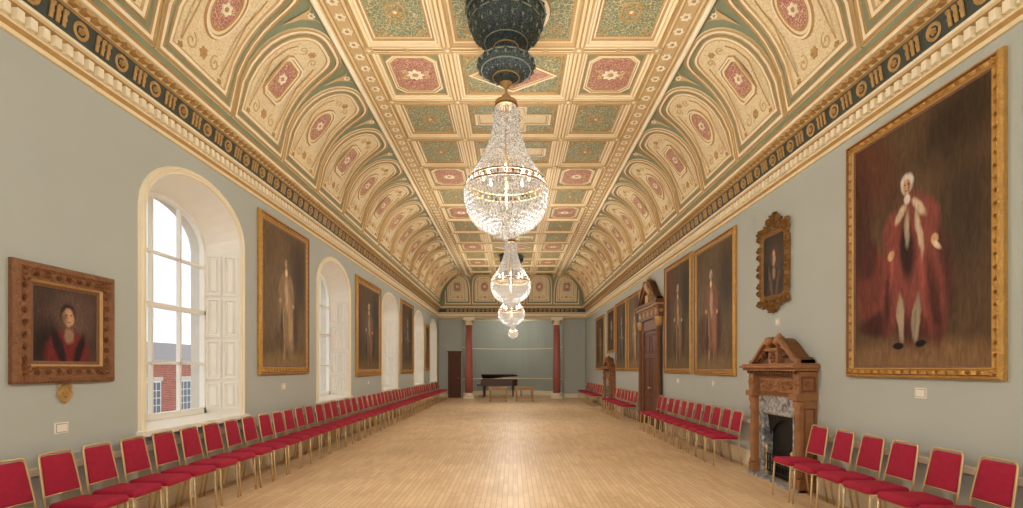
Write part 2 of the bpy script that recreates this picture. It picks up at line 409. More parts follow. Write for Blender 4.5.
for sx in(-1,1):
    b.box(min(sx*2.08,sx*2.5),max(sx*2.08,sx*2.5),yA,YE,6.19,6.33,'cream')
    b.box(min(sx*.9,sx*1.0),max(sx*.9,sx*1.0),yA,YE,6.18,6.33,'cream')
    b.box(min(sx*2.16,sx*2.36),max(sx*2.16,sx*2.36),yA,YE,6.185,6.2,'tan')
    for x,r in((2.5,.035),(2.42,.016),(2.36,.010),(2.16,.010),(2.1,.016),(.95,.014)):
        b.tube([(sx*x,yA,6.182),(sx*x,YE,6.182)],r,'gold' if r<.03 else 'ivory',6)
    n=int((YE-yA)/0.28)
    for i in range(n): b.flower(F,sx*2.26,yA+.17+i*.28,.07,.116,'ivory',6,'gold')
def coffer(b,cx,cy,hw,hh,kind):
    fr=lambda t:rect(cx,cy,hw-t,hh-t)
    b.bands(F,fr,[(0,.12),(.012,.13),(.025,.12),(.035,.09),(.06,.09),(.068,.1),(.076,.06),(.1,.06),(.11,.075),(.13,.03)],['gold','tan','cream','cream','gold','cream','ivory','gold','gold'])
    hw-=.13; hh-=.13
    R=lambda t:rect(cx,cy,hw-t,hh-t)
    if kind=='red':
        b.fill(F,R(0),(cx,cy),.03,'green')
        O=lambda t:octag(cx,cy,hw-.015-t,hh-.015-t,.13)
        b.bands(F,O,[(0,.03),(.012,.05),(.035,.05),(.047,.035),(.065,.035),(.072,.045),(.082,.035)],['gold','ivory','gold','cream','gold','gold'])
        b.fill(F,O(.082),(cx,cy),.035,'red')
        b.flower(F,cx,cy,.12,.035,'ivory',8,'gold')
        for sx in(-1,1):
            b.ribbon(F,scroll(cx+sx*.17,cy+.05,.06,pi,1.2,sx),.014,.036,.055,'tan'); b.ribbon(F,scroll(cx+sx*.17,cy-.07,.06,pi,1.2,-sx),.014,.036,.055,'tan')
    elif kind=='green':
        b.fill(F,R(0),(cx,cy),.03,'ivory')
        b.bands(F,R,[(.02,.03),(.03,.05),(.045,.035)],'gold')
        b.fill(F,R(.045),(cx,cy),.035,'fgreen')
        b.bands(F,lambda t:octag(cx,cy,.13-t,.17-t,.06),[(0,.035),(.01,.055),(.03,.04)],'gold')
        b.flower(F,cx,cy,.07,.04,'gold',6,'ivory')
        for sx in(-1,1):
            for sy in(-1,1):
                b.ribbon(F,scroll(cx+sx*(hw-.13),cy+sy*(hh-.15),.07,0 if sx>0 else pi,1.2,sx*sy),.013,.036,.055,'gold')
    else:
        b.fill(F,R(0),(cx,cy),.03,'fgreen')
        b.bands(F,R,[(.02,.03),(.03,.05),(.045,.035)],'gold')
        if kind=='c1':
            D=lambda t:[(cx-hw+.05+t*1.4,cy),(cx,cy-hh+.04+t*1.2),(cx+hw-.05-t*1.4,cy),(cx,cy+hh-.04-t*1.2)]
        else:
            D=lambda t:[(cx-hw+.06+t,cy-.2+t*.6),(cx-.25+t*.3,cy-.2+t*.6),(cx-.25+t*.6,cy-hh+.05+t),(cx+.25-t*.6,cy-hh+.05+t),(cx+.25-t*.3,cy-.2+t*.6),(cx+hw-.06-t,cy-.2+t*.6),(cx+hw-.06-t,cy+.2-t*.6),(cx+.25-t*.3,cy+.2-t*.6),(cx+.25-t*.6,cy+hh-.05-t),(cx-.25+t*.6,cy+hh-.05-t),(cx-.25+t*.3,cy+.2-t*.6),(cx-hw+.06+t,cy+.2-t*.6)]
        b.bands(F,D,[(.0,.03),(.01,.06),(.05,.06),(.06,.035),(.08,.035),(.09,.045),(.1,.035)],['gold','ivory','gold','cream','gold','gold'])
        b.fill(F,D(.1),(cx,cy),.035,'red' if kind=='c1' else 'fcream')
        C=lambda t:circ(cx,cy,.18-t,20)
        b.bands(F,C,[(0,.035),(.01,.065),(.03,.065),(.045,.045)],['gold','ivory','gold'])
        b.fill(F,C(.045),(cx,cy),.045,'green'); b.flower(F,cx,cy,.1,.045,'ivory',8,'gold')
        for sx in(-1,1):
            for sy in(-1,1):
                b.ribbon(F,scroll(cx+sx*(hw-.13),cy+sy*(hh-.1),.07,0 if sx>0 else pi,1.2,sx*sy),.013,.032,.05,'gold')
for k in range(-3,14):
    yc=6.5+1.4*k; t=k%5
    b.box(-2.1,2.1,yc-.75,yc-.65,6.18,6.33,'cream')
    b.tube([(-2.08,yc-.7,6.182),(2.08,yc-.7,6.182)],.014,'gold',6)
    for x in(-2.08,-.95,.95,2.08): b.flower(F,x,yc-.7,.08,.14,'tan',8,'ivory')
    for x in(-1.52,-.47,0,.47,1.52): b.flower(F,x,yc-.7,.045,.14,'tan',6)
    for sx in(-1,1):
        coffer(b,sx*1.54,yc,.54,.65,'red' if t in(1,4) else 'green')
    if t==0:
        fr=lambda q:rect(0,yc,.9-q,.65-q)
        b.bands(F,fr,[(0,.12),(.03,.12),(.06,.06),(.085,.06),(.125,.03)],['gold','tan','cream','gold'])
        b.fill(F,fr(.125),(0,yc),.03,'fgreen')
        C=lambda q:circ(0,yc,.48-q,28)
        b.bands(F,C,[(-.02,.03),(.0,.09),(.05,.09),(.1,.04)],['gold','ivory','gold'])
        for sx in(-1,1):
            for sy in(-1,1):
                b.ribbon(F,scroll(sx*.6,yc+sy*.34,.1,0 if sx>0 else pi,1.2,sx*sy),.02,.032,.055,'gold')
    else: coffer(b,0,yc,.9,.65,'c1' if t in(1,4) else 'c2')
b.box(-2.1,2.1,yZ-.05,YE,6.18,6.33,'cream')
b.obj('ceiling',kind='structure')
b=MB()
for z0,z1,t in((0,.2,.03),(.2,.25,.02),(.7,.76,.03)):
    b.box(-WL,-WL+t,Y0,YB,z0,z1,'ivory')
b.obj('baseboard_left',kind='structure')
b=MB()
for ya,yb in((Y0,6.38),(7.8,12.9),(15.0,18.95),(20.35,YB)):
    for z0,z1,t in((0,.2,.03),(.2,.25,.02),(.7,.76,.03)): b.box(WR-t,WR,ya,yb,z0,z1,'ivory')
b.obj('baseboard_right',kind='structure')
b=MB(); b.box(-WL,-2.75,YB-.03,YB,0,.22,'ivory'); b.box(2.7,WR,YB-.03,YB,0,.22,'ivory'); b.obj('baseboard_back',kind='structure')
# ------------------------------------------------------------------ windows
GY=.42; GH=.80; GS=3.25; GA=3.78; GB=.96
def window(i,yc):
    root=empty('window_%d'%i,kind='structure',loc=(-WL,yc,0),rotz=pi/2)
    root['label']='tall arched sash window with white panelled shutters and splayed reveal'
    n=16; A=arch(HW,SPR,APX,n); B=arch(GH,GS,GA,n)
    A=[(-HW,SILL)]+A+[(HW,SILL)]; B=[(-GH,GB)]+B+[(GH,GB)]
    b=MB()
    vs=[(x,0,z) for x,z in A]+[(x,GY,z) for x,z in B]; m=len(A)
    b.add(vs,[(j,j+1,m+j+1,m+j) for j in range(m-1)]+[(m-1,0,m,2*m-1)],'white')
    def arc(t): return [(-HW-t,SILL-.02)]+arch(HW+t,SPR,APX+t,n)+[(HW+t,SILL-.02)]
    pr=[(0,0),(0,-.03),(.025,-.03),(.035,-.045),(.05,-.05),(.058,-.03),(.075,-.03),(.09,0)]
    for (t1,y1),(t2,y2) in zip(pr,pr[1:]):
        a1,a2=arc(t1),arc(t2)
        b.add([(x,y1,z) for x,z in a1]+[(x,y2,z) for x,z in a2],[(j,j+1,m+j+1,m+j) for j in range(m-1)],'ivory')
    b.box(-HW-.12,HW+.12,-.08,.05,SILL-.06,SILL,'white')
    b.obj('casing',root)
    for sx in(-1,1):
        b=MB()
        def P(u,v,h):
            x=HW+(GH-HW)*u; y=GY*u
            l=sqrt(GY**2+(HW-GH)**2); nx,ny=-GY/l,-(HW-GH)/l
            return (sx*(x+nx*h),y+ny*h,v)
        for (v0,v1) in((1.0,1.4),(1.44,2.0),(2.04,2.6),(2.64,3.22)):
            for(u0,u1) in((.06,.48),(.54,.96)):
                cx,cy=(u0+u1)/2,(v0+v1)/2; hw,hh=(u1-u0)/2,(v1-v0)/2
                fn=lambda t:rect(cx,cy,hw-t*2,hh-t)
                b.bands(P,fn,[(0,.001),(0,.024),(.025,.024),(.038,-.006),(.055,-.006),(.07,.016)],'white')
                b.fill(P,fn(.07),(cx,cy),.016,'white')
        b.obj('shutter',root)
    b=MB()
    def bar(x0,x1,z0,z1,d=.05): b.box(x0,x1,GY-d/2+.01,GY+d/2+.01,z0,z1,'white')
    bar(-GH,GH,GB,GB+.08,.07); bar(-GH,-GH+.05,GB,GS+.1,.07); bar(GH-.05,GH,GB,GS+.1,.07); bar(-GH,GH,2.35,2.41,.07)
    def top(x): return GS+(GA-GS)*sqrt(max(0,1-(x/GH)**2))
    for x in(-.26,.26): bar(x-.017,x+.017,GB,top(x))
    for z in(1.66,3.03): bar(-GH,GH,z-.017,z+.017)
    i1=arch(GH,GS,GA,n); i2=arch(GH-.05,GS,GA-.05,n)
    for yy in(GY-.02,GY+.04):
        b.add([(x,yy,z) for x,z in i1]+[(x,yy,z) for x,z in i2],[(j,j+1,n+2+j,n+1+j) for j in range(n)],'white')
    b.add([(x,GY-.02,z) for x,z in i2]+[(x,GY+.04,z) for x,z in i2],[(j,j+1,n+2+j,n+1+j) for j in range(n)],'white')
    b.obj('sash',root)
    b=MB(); o=[(-GH,GB)]+arch(GH,GS,GA,n)+[(GH,GB)]
    b.add([(x,GY+.012,z) for x,z in o],[tuple(range(len(o)))],'glass'); b.obj('pane',root)
    b=MB(); o2=o
    b.add([(x,GY+.03,z) for x,z in o2]+[(x,GY+.2,z) for x,z in o2],[(j,j+1,len(o2)+j+1,len(o2)+j) for j in range(len(o2)-1)],'stone'); b.obj('masonry_reveal',root)
for i,yc in enumerate(WINS): window(i+1,yc)
# ------------------------------------------------------------------ portraits
def paint(name,bg,blobs,seed=0):
    m,nt,bs=newmat(name); L=nt.links
    uv=nt.nodes.new('ShaderNodeTexCoord')
    n=nt.nodes.new('ShaderNodeTexNoise'); n.inputs['Scale'].default_value=8; n.inputs['Detail'].default_value=5; n.noise_dimensions='4D'; n.inputs['W'].default_value=seed
    L.new(uv.outputs['UV'],n.inputs['Vector'])
    sub=nt.nodes.new('ShaderNodeVectorMath'); sub.operation='SUBTRACT'; sub.inputs[1].default_value=(.5,.5,.5); L.new(n.outputs['Color'],sub.inputs[0])
    ma=nt.nodes.new('ShaderNodeVectorMath'); ma.operation='MULTIPLY_ADD'; ma.inputs[1].default_value=(.07,.06,0)
    L.new(sub.outputs[0],ma.inputs[0]); L.new(uv.outputs['UV'],ma.inputs[2])
    sep=ma.outputs[0]
    mx=nt.nodes.new('ShaderNodeMix'); mx.data_type='RGBA'
    mx.inputs[6].default_value=tuple(x*.5 for x in lin(bg)[:3])+(1,); mx.inputs[7].default_value=tuple(x*1.8 for x in lin(bg)[:3])+(1,)
    n2=nt.nodes.new('ShaderNodeTexNoise'); n2.inputs['Scale'].default_value=2.6; n2.inputs['Detail'].default_value=5; n2.noise_dimensions='4D'; n2.inputs['W'].default_value=seed+3
    L.new(uv.outputs['UV'],n2.inputs['Vector']); L.new(n2.outputs['Fac'],mx.inputs[0])
    cur=mx.outputs[2]
    for (cx,cy,rx,ry,rot,c,soft) in blobs:
        mp=nt.nodes.new('ShaderNodeMapping'); mp.vector_type='TEXTURE'
        mp.inputs['Location'].default_value=(cx,cy,0); mp.inputs['Rotation'].default_value=(0,0,radians(rot)); mp.inputs['Scale'].default_value=(rx,ry,1)
        small=rx<.05 and ry<.06
        L.new(uv.outputs['UV'] if small else sep,mp.inputs['Vector'])
        ln=nt.nodes.new('ShaderNodeVectorMath'); ln.operation='LENGTH'; L.new(mp.outputs[0],ln.inputs[0])
        r=nt.nodes.new('ShaderNodeMapRange'); r.interpolation_type='SMOOTHSTEP'
        r.inputs[1].default_value=1-soft; r.inputs[2].default_value=1+soft*.4; r.inputs[3].default_value=1; r.inputs[4].default_value=0
        L.new(ln.outputs['Value'],r.inputs[0])
        k=nt.nodes.new('ShaderNodeMix'); k.data_type='RGBA'; k.inputs[7].default_value=lin(c)
        L.new(r.outputs[0],k.inputs[0]); L.new(cur,k.inputs[6]); cur=k.outputs[2]
    wv=nt.nodes.new('ShaderNodeTexNoise'); wv.inputs['Scale'].default_value=22; wv.inputs['Detail'].default_value=4; wv.inputs['Distortion'].default_value=1.2
    mp=nt.nodes.new('ShaderNodeMapping'); mp.inputs['Scale'].default_value=(1.6,.5,1); L.new(uv.outputs['UV'],mp.inputs['Vector']); L.new(mp.outputs[0],wv.inputs['Vector'])
    rr=nt.nodes.new('ShaderNodeMapRange'); rr.inputs[1].default_value=.3; rr.inputs[2].default_value=.7; rr.inputs[3].default_value=.75; rr.inputs[4].default_value=1.25
    L.new(wv.outputs['Fac'],rr.inputs[0])
    vm=nt.nodes.new('ShaderNodeVectorMath'); vm.operation='SCALE'; L.new(cur,vm.inputs[0]); L.new(rr.outputs[0],vm.inputs['Scale'])
    L.new(vm.outputs[0],bs.inputs['Base Color']); bs.inputs['Roughness'].default_value=0.6; bs.inputs['Specular IOR Level'].default_value=0.15
    return m
SK=(196,152,118)
def sh(c,f): return tuple(min(255,int(v*f)) for v in c)
def head(x,y,s,hair):
    return [(x,y,.05*s,.043*s,0,hair,.3),(x-.004,y-.01*s,.032*s,.034*s,0,SK,.3),(x+.016*s,y-.01*s,.016*s,.028*s,0,sh(SK,.75),.9),
            (x-.016*s,y,.007*s,.004*s,0,(70,45,35),.5),(x+.010*s,y,.007*s,.004*s,0,(70,45,35),.5),(x-.004,y-.026*s,.012*s,.003*s,0,(140,76,66),.5)]
def grand(robe,vest,bg,curt,hair,x,hy,chair):
    d=sh(robe,.6); l=sh(robe,1.25)
    B=[(.1,.88,.35,.2,-20,curt,.7),(.03,.65,.16,.35,8,sh(curt,.8),.7),(.8,.9,.3,.16,10,sh(bg,.7),.8),(.85,.55,.2,.3,0,sh(bg,.8),.8),
       (.5,.02,.8,.1,0,sh(bg,1.5),.5),(.2,.33,.2,.2,0,chair,.35),(.12,.48,.1,.1,0,sh(chair,.7),.4),(.22,.18,.2,.06,0,sh(chair,.6),.5),
       (x+.07,.33,.27,.27,-14,d,.3),(x+.03,.45,.19,.27,-4,robe,.3),(x+.17,.32,.1,.25,14,robe,.4),(x-.12,.36,.09,.25,-8,robe,.4),
       (x+.2,.24,.05,.2,12,d,.7),(x-.16,.27,.04,.16,-8,d,.7),(x+.1,.42,.02,.22,6,l,.9),(x-.12,.45,.02,.16,-8,l,.9),
       (x-.13,.58,.07,.1,-32,robe,.35),(x+.16,.58,.07,.11,36,robe,.35),
       (x-.05,.635,.06,.028,35,vest,.5),(x+.09,.635,.07,.026,-32,vest,.5),(x+.09,.54,.022,.12,10,vest,.6),
       (x,.48,.06,.14,4,sh(robe,.4),.5),(x+.005,.56,.022,.08,2,sh(vest,.85),.6),
       (x-.05,.2,.032,.11,6,sh(vest,.8),.35),(x+.07,.195,.032,.11,-8,sh(vest,.75),.35),(x-.07,.085,.048,.016,0,(26,18,16),.3),(x+.1,.085,.05,.016,0,(26,18,16),.3),
       (x-.13,.47,.03,.022,20,SK,.3),(x+.2,.49,.028,.022,0,SK,.3),(x+.21,.465,.04,.014,-30,sh(vest,1.1),.5),
       (x,.685,.026,.024,0,(224,214,200),.4)]
    return B+head(x,hy,1.0,hair)
def standing(robe,robe2,bg,curt,hair,x=.48,chair=None):
    d=sh(robe,.55); B=[]
    if curt: B+=[(.12,.85,.32,.25,-25,curt,.7),(.05,.5,.16,.35,5,sh(curt,.8),.7)]
    B+=[(.85,.7,.25,.35,0,sh(bg,.7),.9),(.5,.02,.8,.1,0,sh(bg,1.3),.6)]
    if chair: B+=[(.2,.3,.18,.18,0,chair,.4)]
    B+=[(x+.06,.34,.25,.28,-6,d,.35),(x,.4,.19,.31,2,robe,.35),(x+.1,.3,.07,.24,8,sh(robe,1.25),.8),(x-.1,.3,.05,.22,-6,d,.8),
        (x-.1,.57,.07,.13,-24,robe,.35),(x+.12,.58,.07,.13,28,robe,.35),(x+.01,.54,.05,.14,4,robe2,.7),(x-.06,.35,.025,.18,6,sh(robe2,.8),.9),
        (x-.14,.48,.028,.02,0,SK,.4),(x+.17,.46,.028,.02,0,SK,.4),(x-.05,.1,.03,.07,0,sh(robe2,.8),.5),(x+.08,.1,.03,.07,0,sh(robe2,.7),.5),
        (x,.7,.035,.035,0,sh(robe2,1.2),.5)]
    return B+head(x,.775,1.0,hair)
def bust(robe,robe2,bg,hair,x=.5,collar=(150,120,96)):
    return [(.6,.6,.4,.4,0,sh(bg,1.5),.9),(.2,.2,.3,.4,0,sh(bg,.6),.8),(x,.08,.38,.4,0,robe,.3),(x-.14,.2,.08,.32,20,robe2,.5),(x+.18,.15,.07,.3,-18,robe2,.5),(x+.02,.36,.09,.12,0,collar,.5),
            (x,.66,.13,.17,0,hair,.35),(x+.01,.62,.095,.14,0,SK,.3),(x-.05,.6,.05,.12,0,sh(SK,.6),.9),(x-.025,.65,.018,.01,0,(60,40,30),.5),(x+.05,.65,.018,.01,0,(60,40,30),.5),(x+.015,.55,.03,.008,0,(140,74,64),.5),(x+.018,.6,.014,.03,0,(214,168,130),.7)]
def canvas(root,a,z0,z1,y,pm):
    me=bpy.data.meshes.new('canvas')
    me.from_pydata([(-a,y,z0),(a,y,z0),(a,y,z1),(-a,y,z1)],[],[(0,1,2,3)])
    u=me.uv_layers.new(name='UVMap')
    for i,c in enumerate(((0,0),(1,0),(1,1),(0,1))): u.data[i].uv=c
    me.materials.append(pm); o=bpy.data.objects.new('canvas',me); COL.objects.link(o); o.parent=root
def wallframe(name,side,y0,y1,z0,z1,pm,fk='frame',fw=.13,label='',cat='painting',group=None):
    w=y1-y0; h=z1-z0; yc=(y0+y1)/2
    loc=(-WL,yc,z0) if side=='L' else (WR,yc,z0)
    root=empty(name,label,cat,loc,pi/2 if side=='L' else -pi/2,group=group)
    b=MB(); P=lambda x,z,hh:(x,-hh,z)
    fn=lambda t:rect(0,h/2,w/2-t,h/2-t)
    f=fw
    b.bands(P,fn,[(0,0),(0,.035),(f*.1,.055),(f*.25,.06),(f*.36,.042),(f*.62,.032),(f*.76,.042),(f*.85,.025),(f,.018),(f,.01)],[fk,fk,fk,'doak' if fk=='frame' else fk,fk,fk,'gold','doak',fk])
    for cx,cz in((-w/2+f*.5,f*.5),(w/2-f*.5,f*.5),(-w/2+f*.5,h-f*.5),(w/2-f*.5,h-f*.5)): b.flower(P,cx,cz,f*.36,.035,fk,8)
    n=int(h/.1)
    for i in range(2,n-1):
        for sx in(-1,1): b.flower(P,sx*(w/2-f*.5),h*i/n,f*.13,.028,fk,5)
    n=int(w/.1)
    for i in range(2,n-1):
        for zz in(f*.5,h-f*.5): b.flower(P,-w/2+w*i/n,zz,f*.13,.028,fk,5)
    b.quad((-w/2+.01,-.002,.01),(w/2-.01,-.002,.01),(w/2-.01,-.002,h-.01),(-w/2+.01,-.002,h-.01),'dwood')
    b.obj('frame',root)
    canvas(root,w/2-f*.97,f*.97,h-f*.97,-.015,pm)
    return root
pA=paint('painting_red_robe',(84,64,44),grand((130,68,58),(200,178,148),(84,64,44),(94,56,40),(206,198,186),.46,.745,(112,56,46)),1)
pB=paint('painting_bust',(70,54,46),bust((112,40,40),(40,26,28),(70,54,46),(40,28,24),.52),2)
pC=paint('painting_brown_gown',(104,84,58),standing((148,122,88),(200,170,132),(104,84,58),None,(112,88,66),.52),3)
pD=paint('painting_dark_coat',(84,68,44),standing((108,82,56),(176,142,100),(84,68,44),(98,66,46),(170,154,134),.5),4)
pE=paint('painting_red_coat',(96,78,54),standing((128,84,64),(190,164,126),(96,78,54),None,(186,176,164),.42,(96,68,50)),5)
pF=paint('painting_blue_coat',(86,74,54),standing((82,74,70),(166,144,116),(86,74,54),(100,68,50),(110,84,64),.55),6)
pG=paint('painting_oval',(56,46,36),bust((60,42,36),(100,78,58),(56,46,36),(90,72,58),.5),7)
GR='gilt-framed portraits hung along the hall walls'
wallframe('portrait_painting','L',3.96,4.97,1.47,2.48,pB,'frameb',.19,'small portrait of person in dark red robe, wide carved bronze frame')
wallframe('portrait_painting','L',7.81,9.71,1.49,4.11,pC,'frame',.14,'tall gilt-framed portrait of standing person in brown dress',group=GR)
wallframe('portrait_painting','L',12.66,15.02,1.38,3.98,pD,'frame',.2,'tall gilt-framed dark portrait of standing person in coat',group=GR)
wallframe('portrait_painting','L',17.75,19.9,1.4,4.08,pF,'frame',.16,'tall gilt-framed portrait of person in dark blue coat',group=GR)
wallframe('portrait_painting','L',22.55,23.75,1.5,3.6,pE,'frame',.12,'narrow gilt-framed portrait of person in reddish coat',group=GR)
wallframe('portrait_painting','R',3.94,5.79,1.5,4.14,pA,'frame',.12,'large gilt-framed portrait of standing person in red robe and white wig')
wallframe('portrait_painting','R',8.7,10.66,1.46,4.09,pE,'frame',.13,'tall gilt-framed portrait of standing person in red coat beside fireplace',group=GR)
wallframe('portrait_painting','R',10.85,12.75,1.47,4.14,pD,'frame',.13,'tall gilt-framed dark portrait of standing person beside ornate door',group=GR)
wallframe('portrait_painting','R',15.25,16.85,1.5,4.0,pC,'frame',.12,'gilt-framed portrait of standing person in brown dress',group=GR)
wallframe('portrait_painting','R',17.1,18.85,1.5,4.0,pF,'frame',.12,'gilt-framed portrait of person in dark coat above chairs',group=GR)
wallframe('portrait_painting','R',19.05,20.5,2.2,3.95,pG,'frame',.12,'gilt-framed half-length portrait above far fireplace',group=GR)
wallframe('portrait_painting','R',21.2,23.4,1.5,3.9,pD,'frame',.12,'gilt-framed dark portrait near the end of hall',group=GR)
root=empty('portrait_painting','small dark portrait in pierced gilded rococo scroll frame','painting',(WR,7.43,2.52),-pi/2)
b=MB(); P=lambda x,z,hh:(x,-hh,z); H2=1.22; RF='rframe'
def roc(t,wob=1):
    p=[];n=96
    for i in range(n):
        a=2*pi*i/n; c,s=cos(a),sin(a)
        e=.22; x=(abs(c)**e)*(1 if c>0 else -1); z=(abs(s)**e)*(1 if s>0 else -1)
        k=(1+wob*(.03*cos(10*a)+.025*sin(16*a)))
        p.append((x*(.40-t)*k,H2/2+z*(.55-t)*k))
    return p
b.bands(P,lambda t:roc(t,max(0,1-t*7)),[(0,0),(0,.025),(.03,.055),(.055,.035),(.08,.05),(.11,.025),(.11,.01)],RF)
b.fill(P,roc(.02),(0,H2/2),.004,RF)
for sx in(-1,1):
    for j,zz in enumerate((.08,.22,.36,.5,.64,.78,.92,1.06,1.18)):
        b.ribbon(P,scroll(sx*.39,zz,.07,0 if sx>0 else pi,1.3,(1 if j%2 else -1)*sx),.015,.03,.07,RF)
    for xx in(.12,.27):
        b.ribbon(P,scroll(sx*xx,H2-.04,.07,pi/2,1.4,sx),.016,.03,.075,RF); b.ribbon(P,scroll(sx*xx,.05,.07,-pi/2,1.4,-sx),.016,.03,.075,RF)
    b.ribbon(P,scroll(sx*.1,H2+.06,.09,pi/2,1.5,sx),.02,.02,.08,RF); b.ribbon(P,scroll(sx*.09,-.02,.07,-pi/2,1.5,-sx),.02,.02,.08,RF)
b.flower(P,0,H2+.1,.08,.02,RF,7); b.flower(P,0,-.04,.06,.02,RF,7)
b.obj('frame',root)
canvas(root,.29,.165,1.055,-.03,pG)
def label(side,y,z,w=.13,h=.1,k='label',lab='small white printed caption card on sage wall'):
    b=MB(); b.box(-w/2,w/2,-.012,0,-h/2,h/2,k)
    b.box(-w/2+.012,w/2-.012,-.0135,-.012,-h/2+.012,h/2-.012,'ink')
    b.box(-w/2+.016,w/2-.016,-.015,-.0135,-h/2+.016,h/2-.016,k)
    b.obj('caption_card',label=lab,cat='label',group='caption cards under portraits',loc=((-WL if side=='L' else WR),y,z),rotz=pi/2 if side=='L' else -pi/2)
label('R',4.77,1.36); label('L',4.42,1.07); label('L',8.7,1.28); label('R',7.35,2.28,.12,.1); label('R',9.7,1.3); label('R',11.8,1.3); label('L',13.8,1.2)
b=MB(); P=lambda x,z,hh:(x,-hh,z)
cf=lambda t:circ(0,0,.065-t,24,4,.14,ry=.075-t)
b.bands(P,cf,[(0,0),(0,.012),(.008,.03),(.02,.015)],'gold'); b.fill(P,cf(.02),(0,0),.015,'gold')
b.ribbon(P,scroll(-.04,.06,.03,0,1.3,1),.008,.012,.03,'gold'); b.ribbon(P,scroll(.04,.06,.03,pi,1.3,-1),.008,.012,.03,'gold'); b.flower(P,0,0,.03,.015,'gold',5)
b.obj('wall_cartouche',label='small gilded plaque beneath bronze-framed portrait',cat='plaque',loc=(-WL,4.45,1.37),rotz=pi/2)
# ------------------------------------------------------------------ swan-neck pediment
def swan(b,w,z0,h,y0,y1,k,ks='gold'):
    n=14
    for sx in(-1,1):
        up=[];lo=[]
        for i in range(n+1):
            t=i/n; x=w*(1-t*.82); s=(3*t*t-2*t**3)
            up.append((sx*x,z0+.07*h+h*.85*s+.06*h)); lo.append((sx*x,z0+h*.85*s*(.55+.2*t)))
        for i in range(n):
            a,c=up[i],up[i+1]; d,e=lo[i],lo[i+1]
            vs=[(a[0],y0,a[1]),(c[0],y0,c[1]),(e[0],y0,e[1]),(d[0],y0,d[1]),(a[0],y1,a[1]),(c[0],y1,c[1]),(e[0],y1,e[1]),(d[0],y1,d[1])]
            b.add(vs,[(0,1,2,3),(4,7,6,5),(0,4,5,1),(3,2,6,7),(0,3,7,4),(1,5,6,2)],k)
            vs=[(a[0],y0-.05,a[1]),(c[0],y0-.05,c[1]),(c[0],y0-.05,c[1]-.05*1),(a[0],y0-.05,a[1]-.05),(a[0],y1,a[1]),(c[0],y1,c[1]),(c[0],y1,c[1]-.05),(a[0],y1,a[1]-.05)]
            b.add(vs,[(0,1,2,3),(0,4,5,1),(3,2,6,7),(0,3,7,4),(1,5,6,2)],k)
        cx=sx*w*.2; cz=z0+h*.88
        T=lambda p:(cx+p[0],y0-.07+p[2],cz+p[1])
        b.lathe([(0,0),(h*.08,.0),(h*.17,.02),(h*.19,.05),(h*.19,.12)],0,0,k,16,T=T)
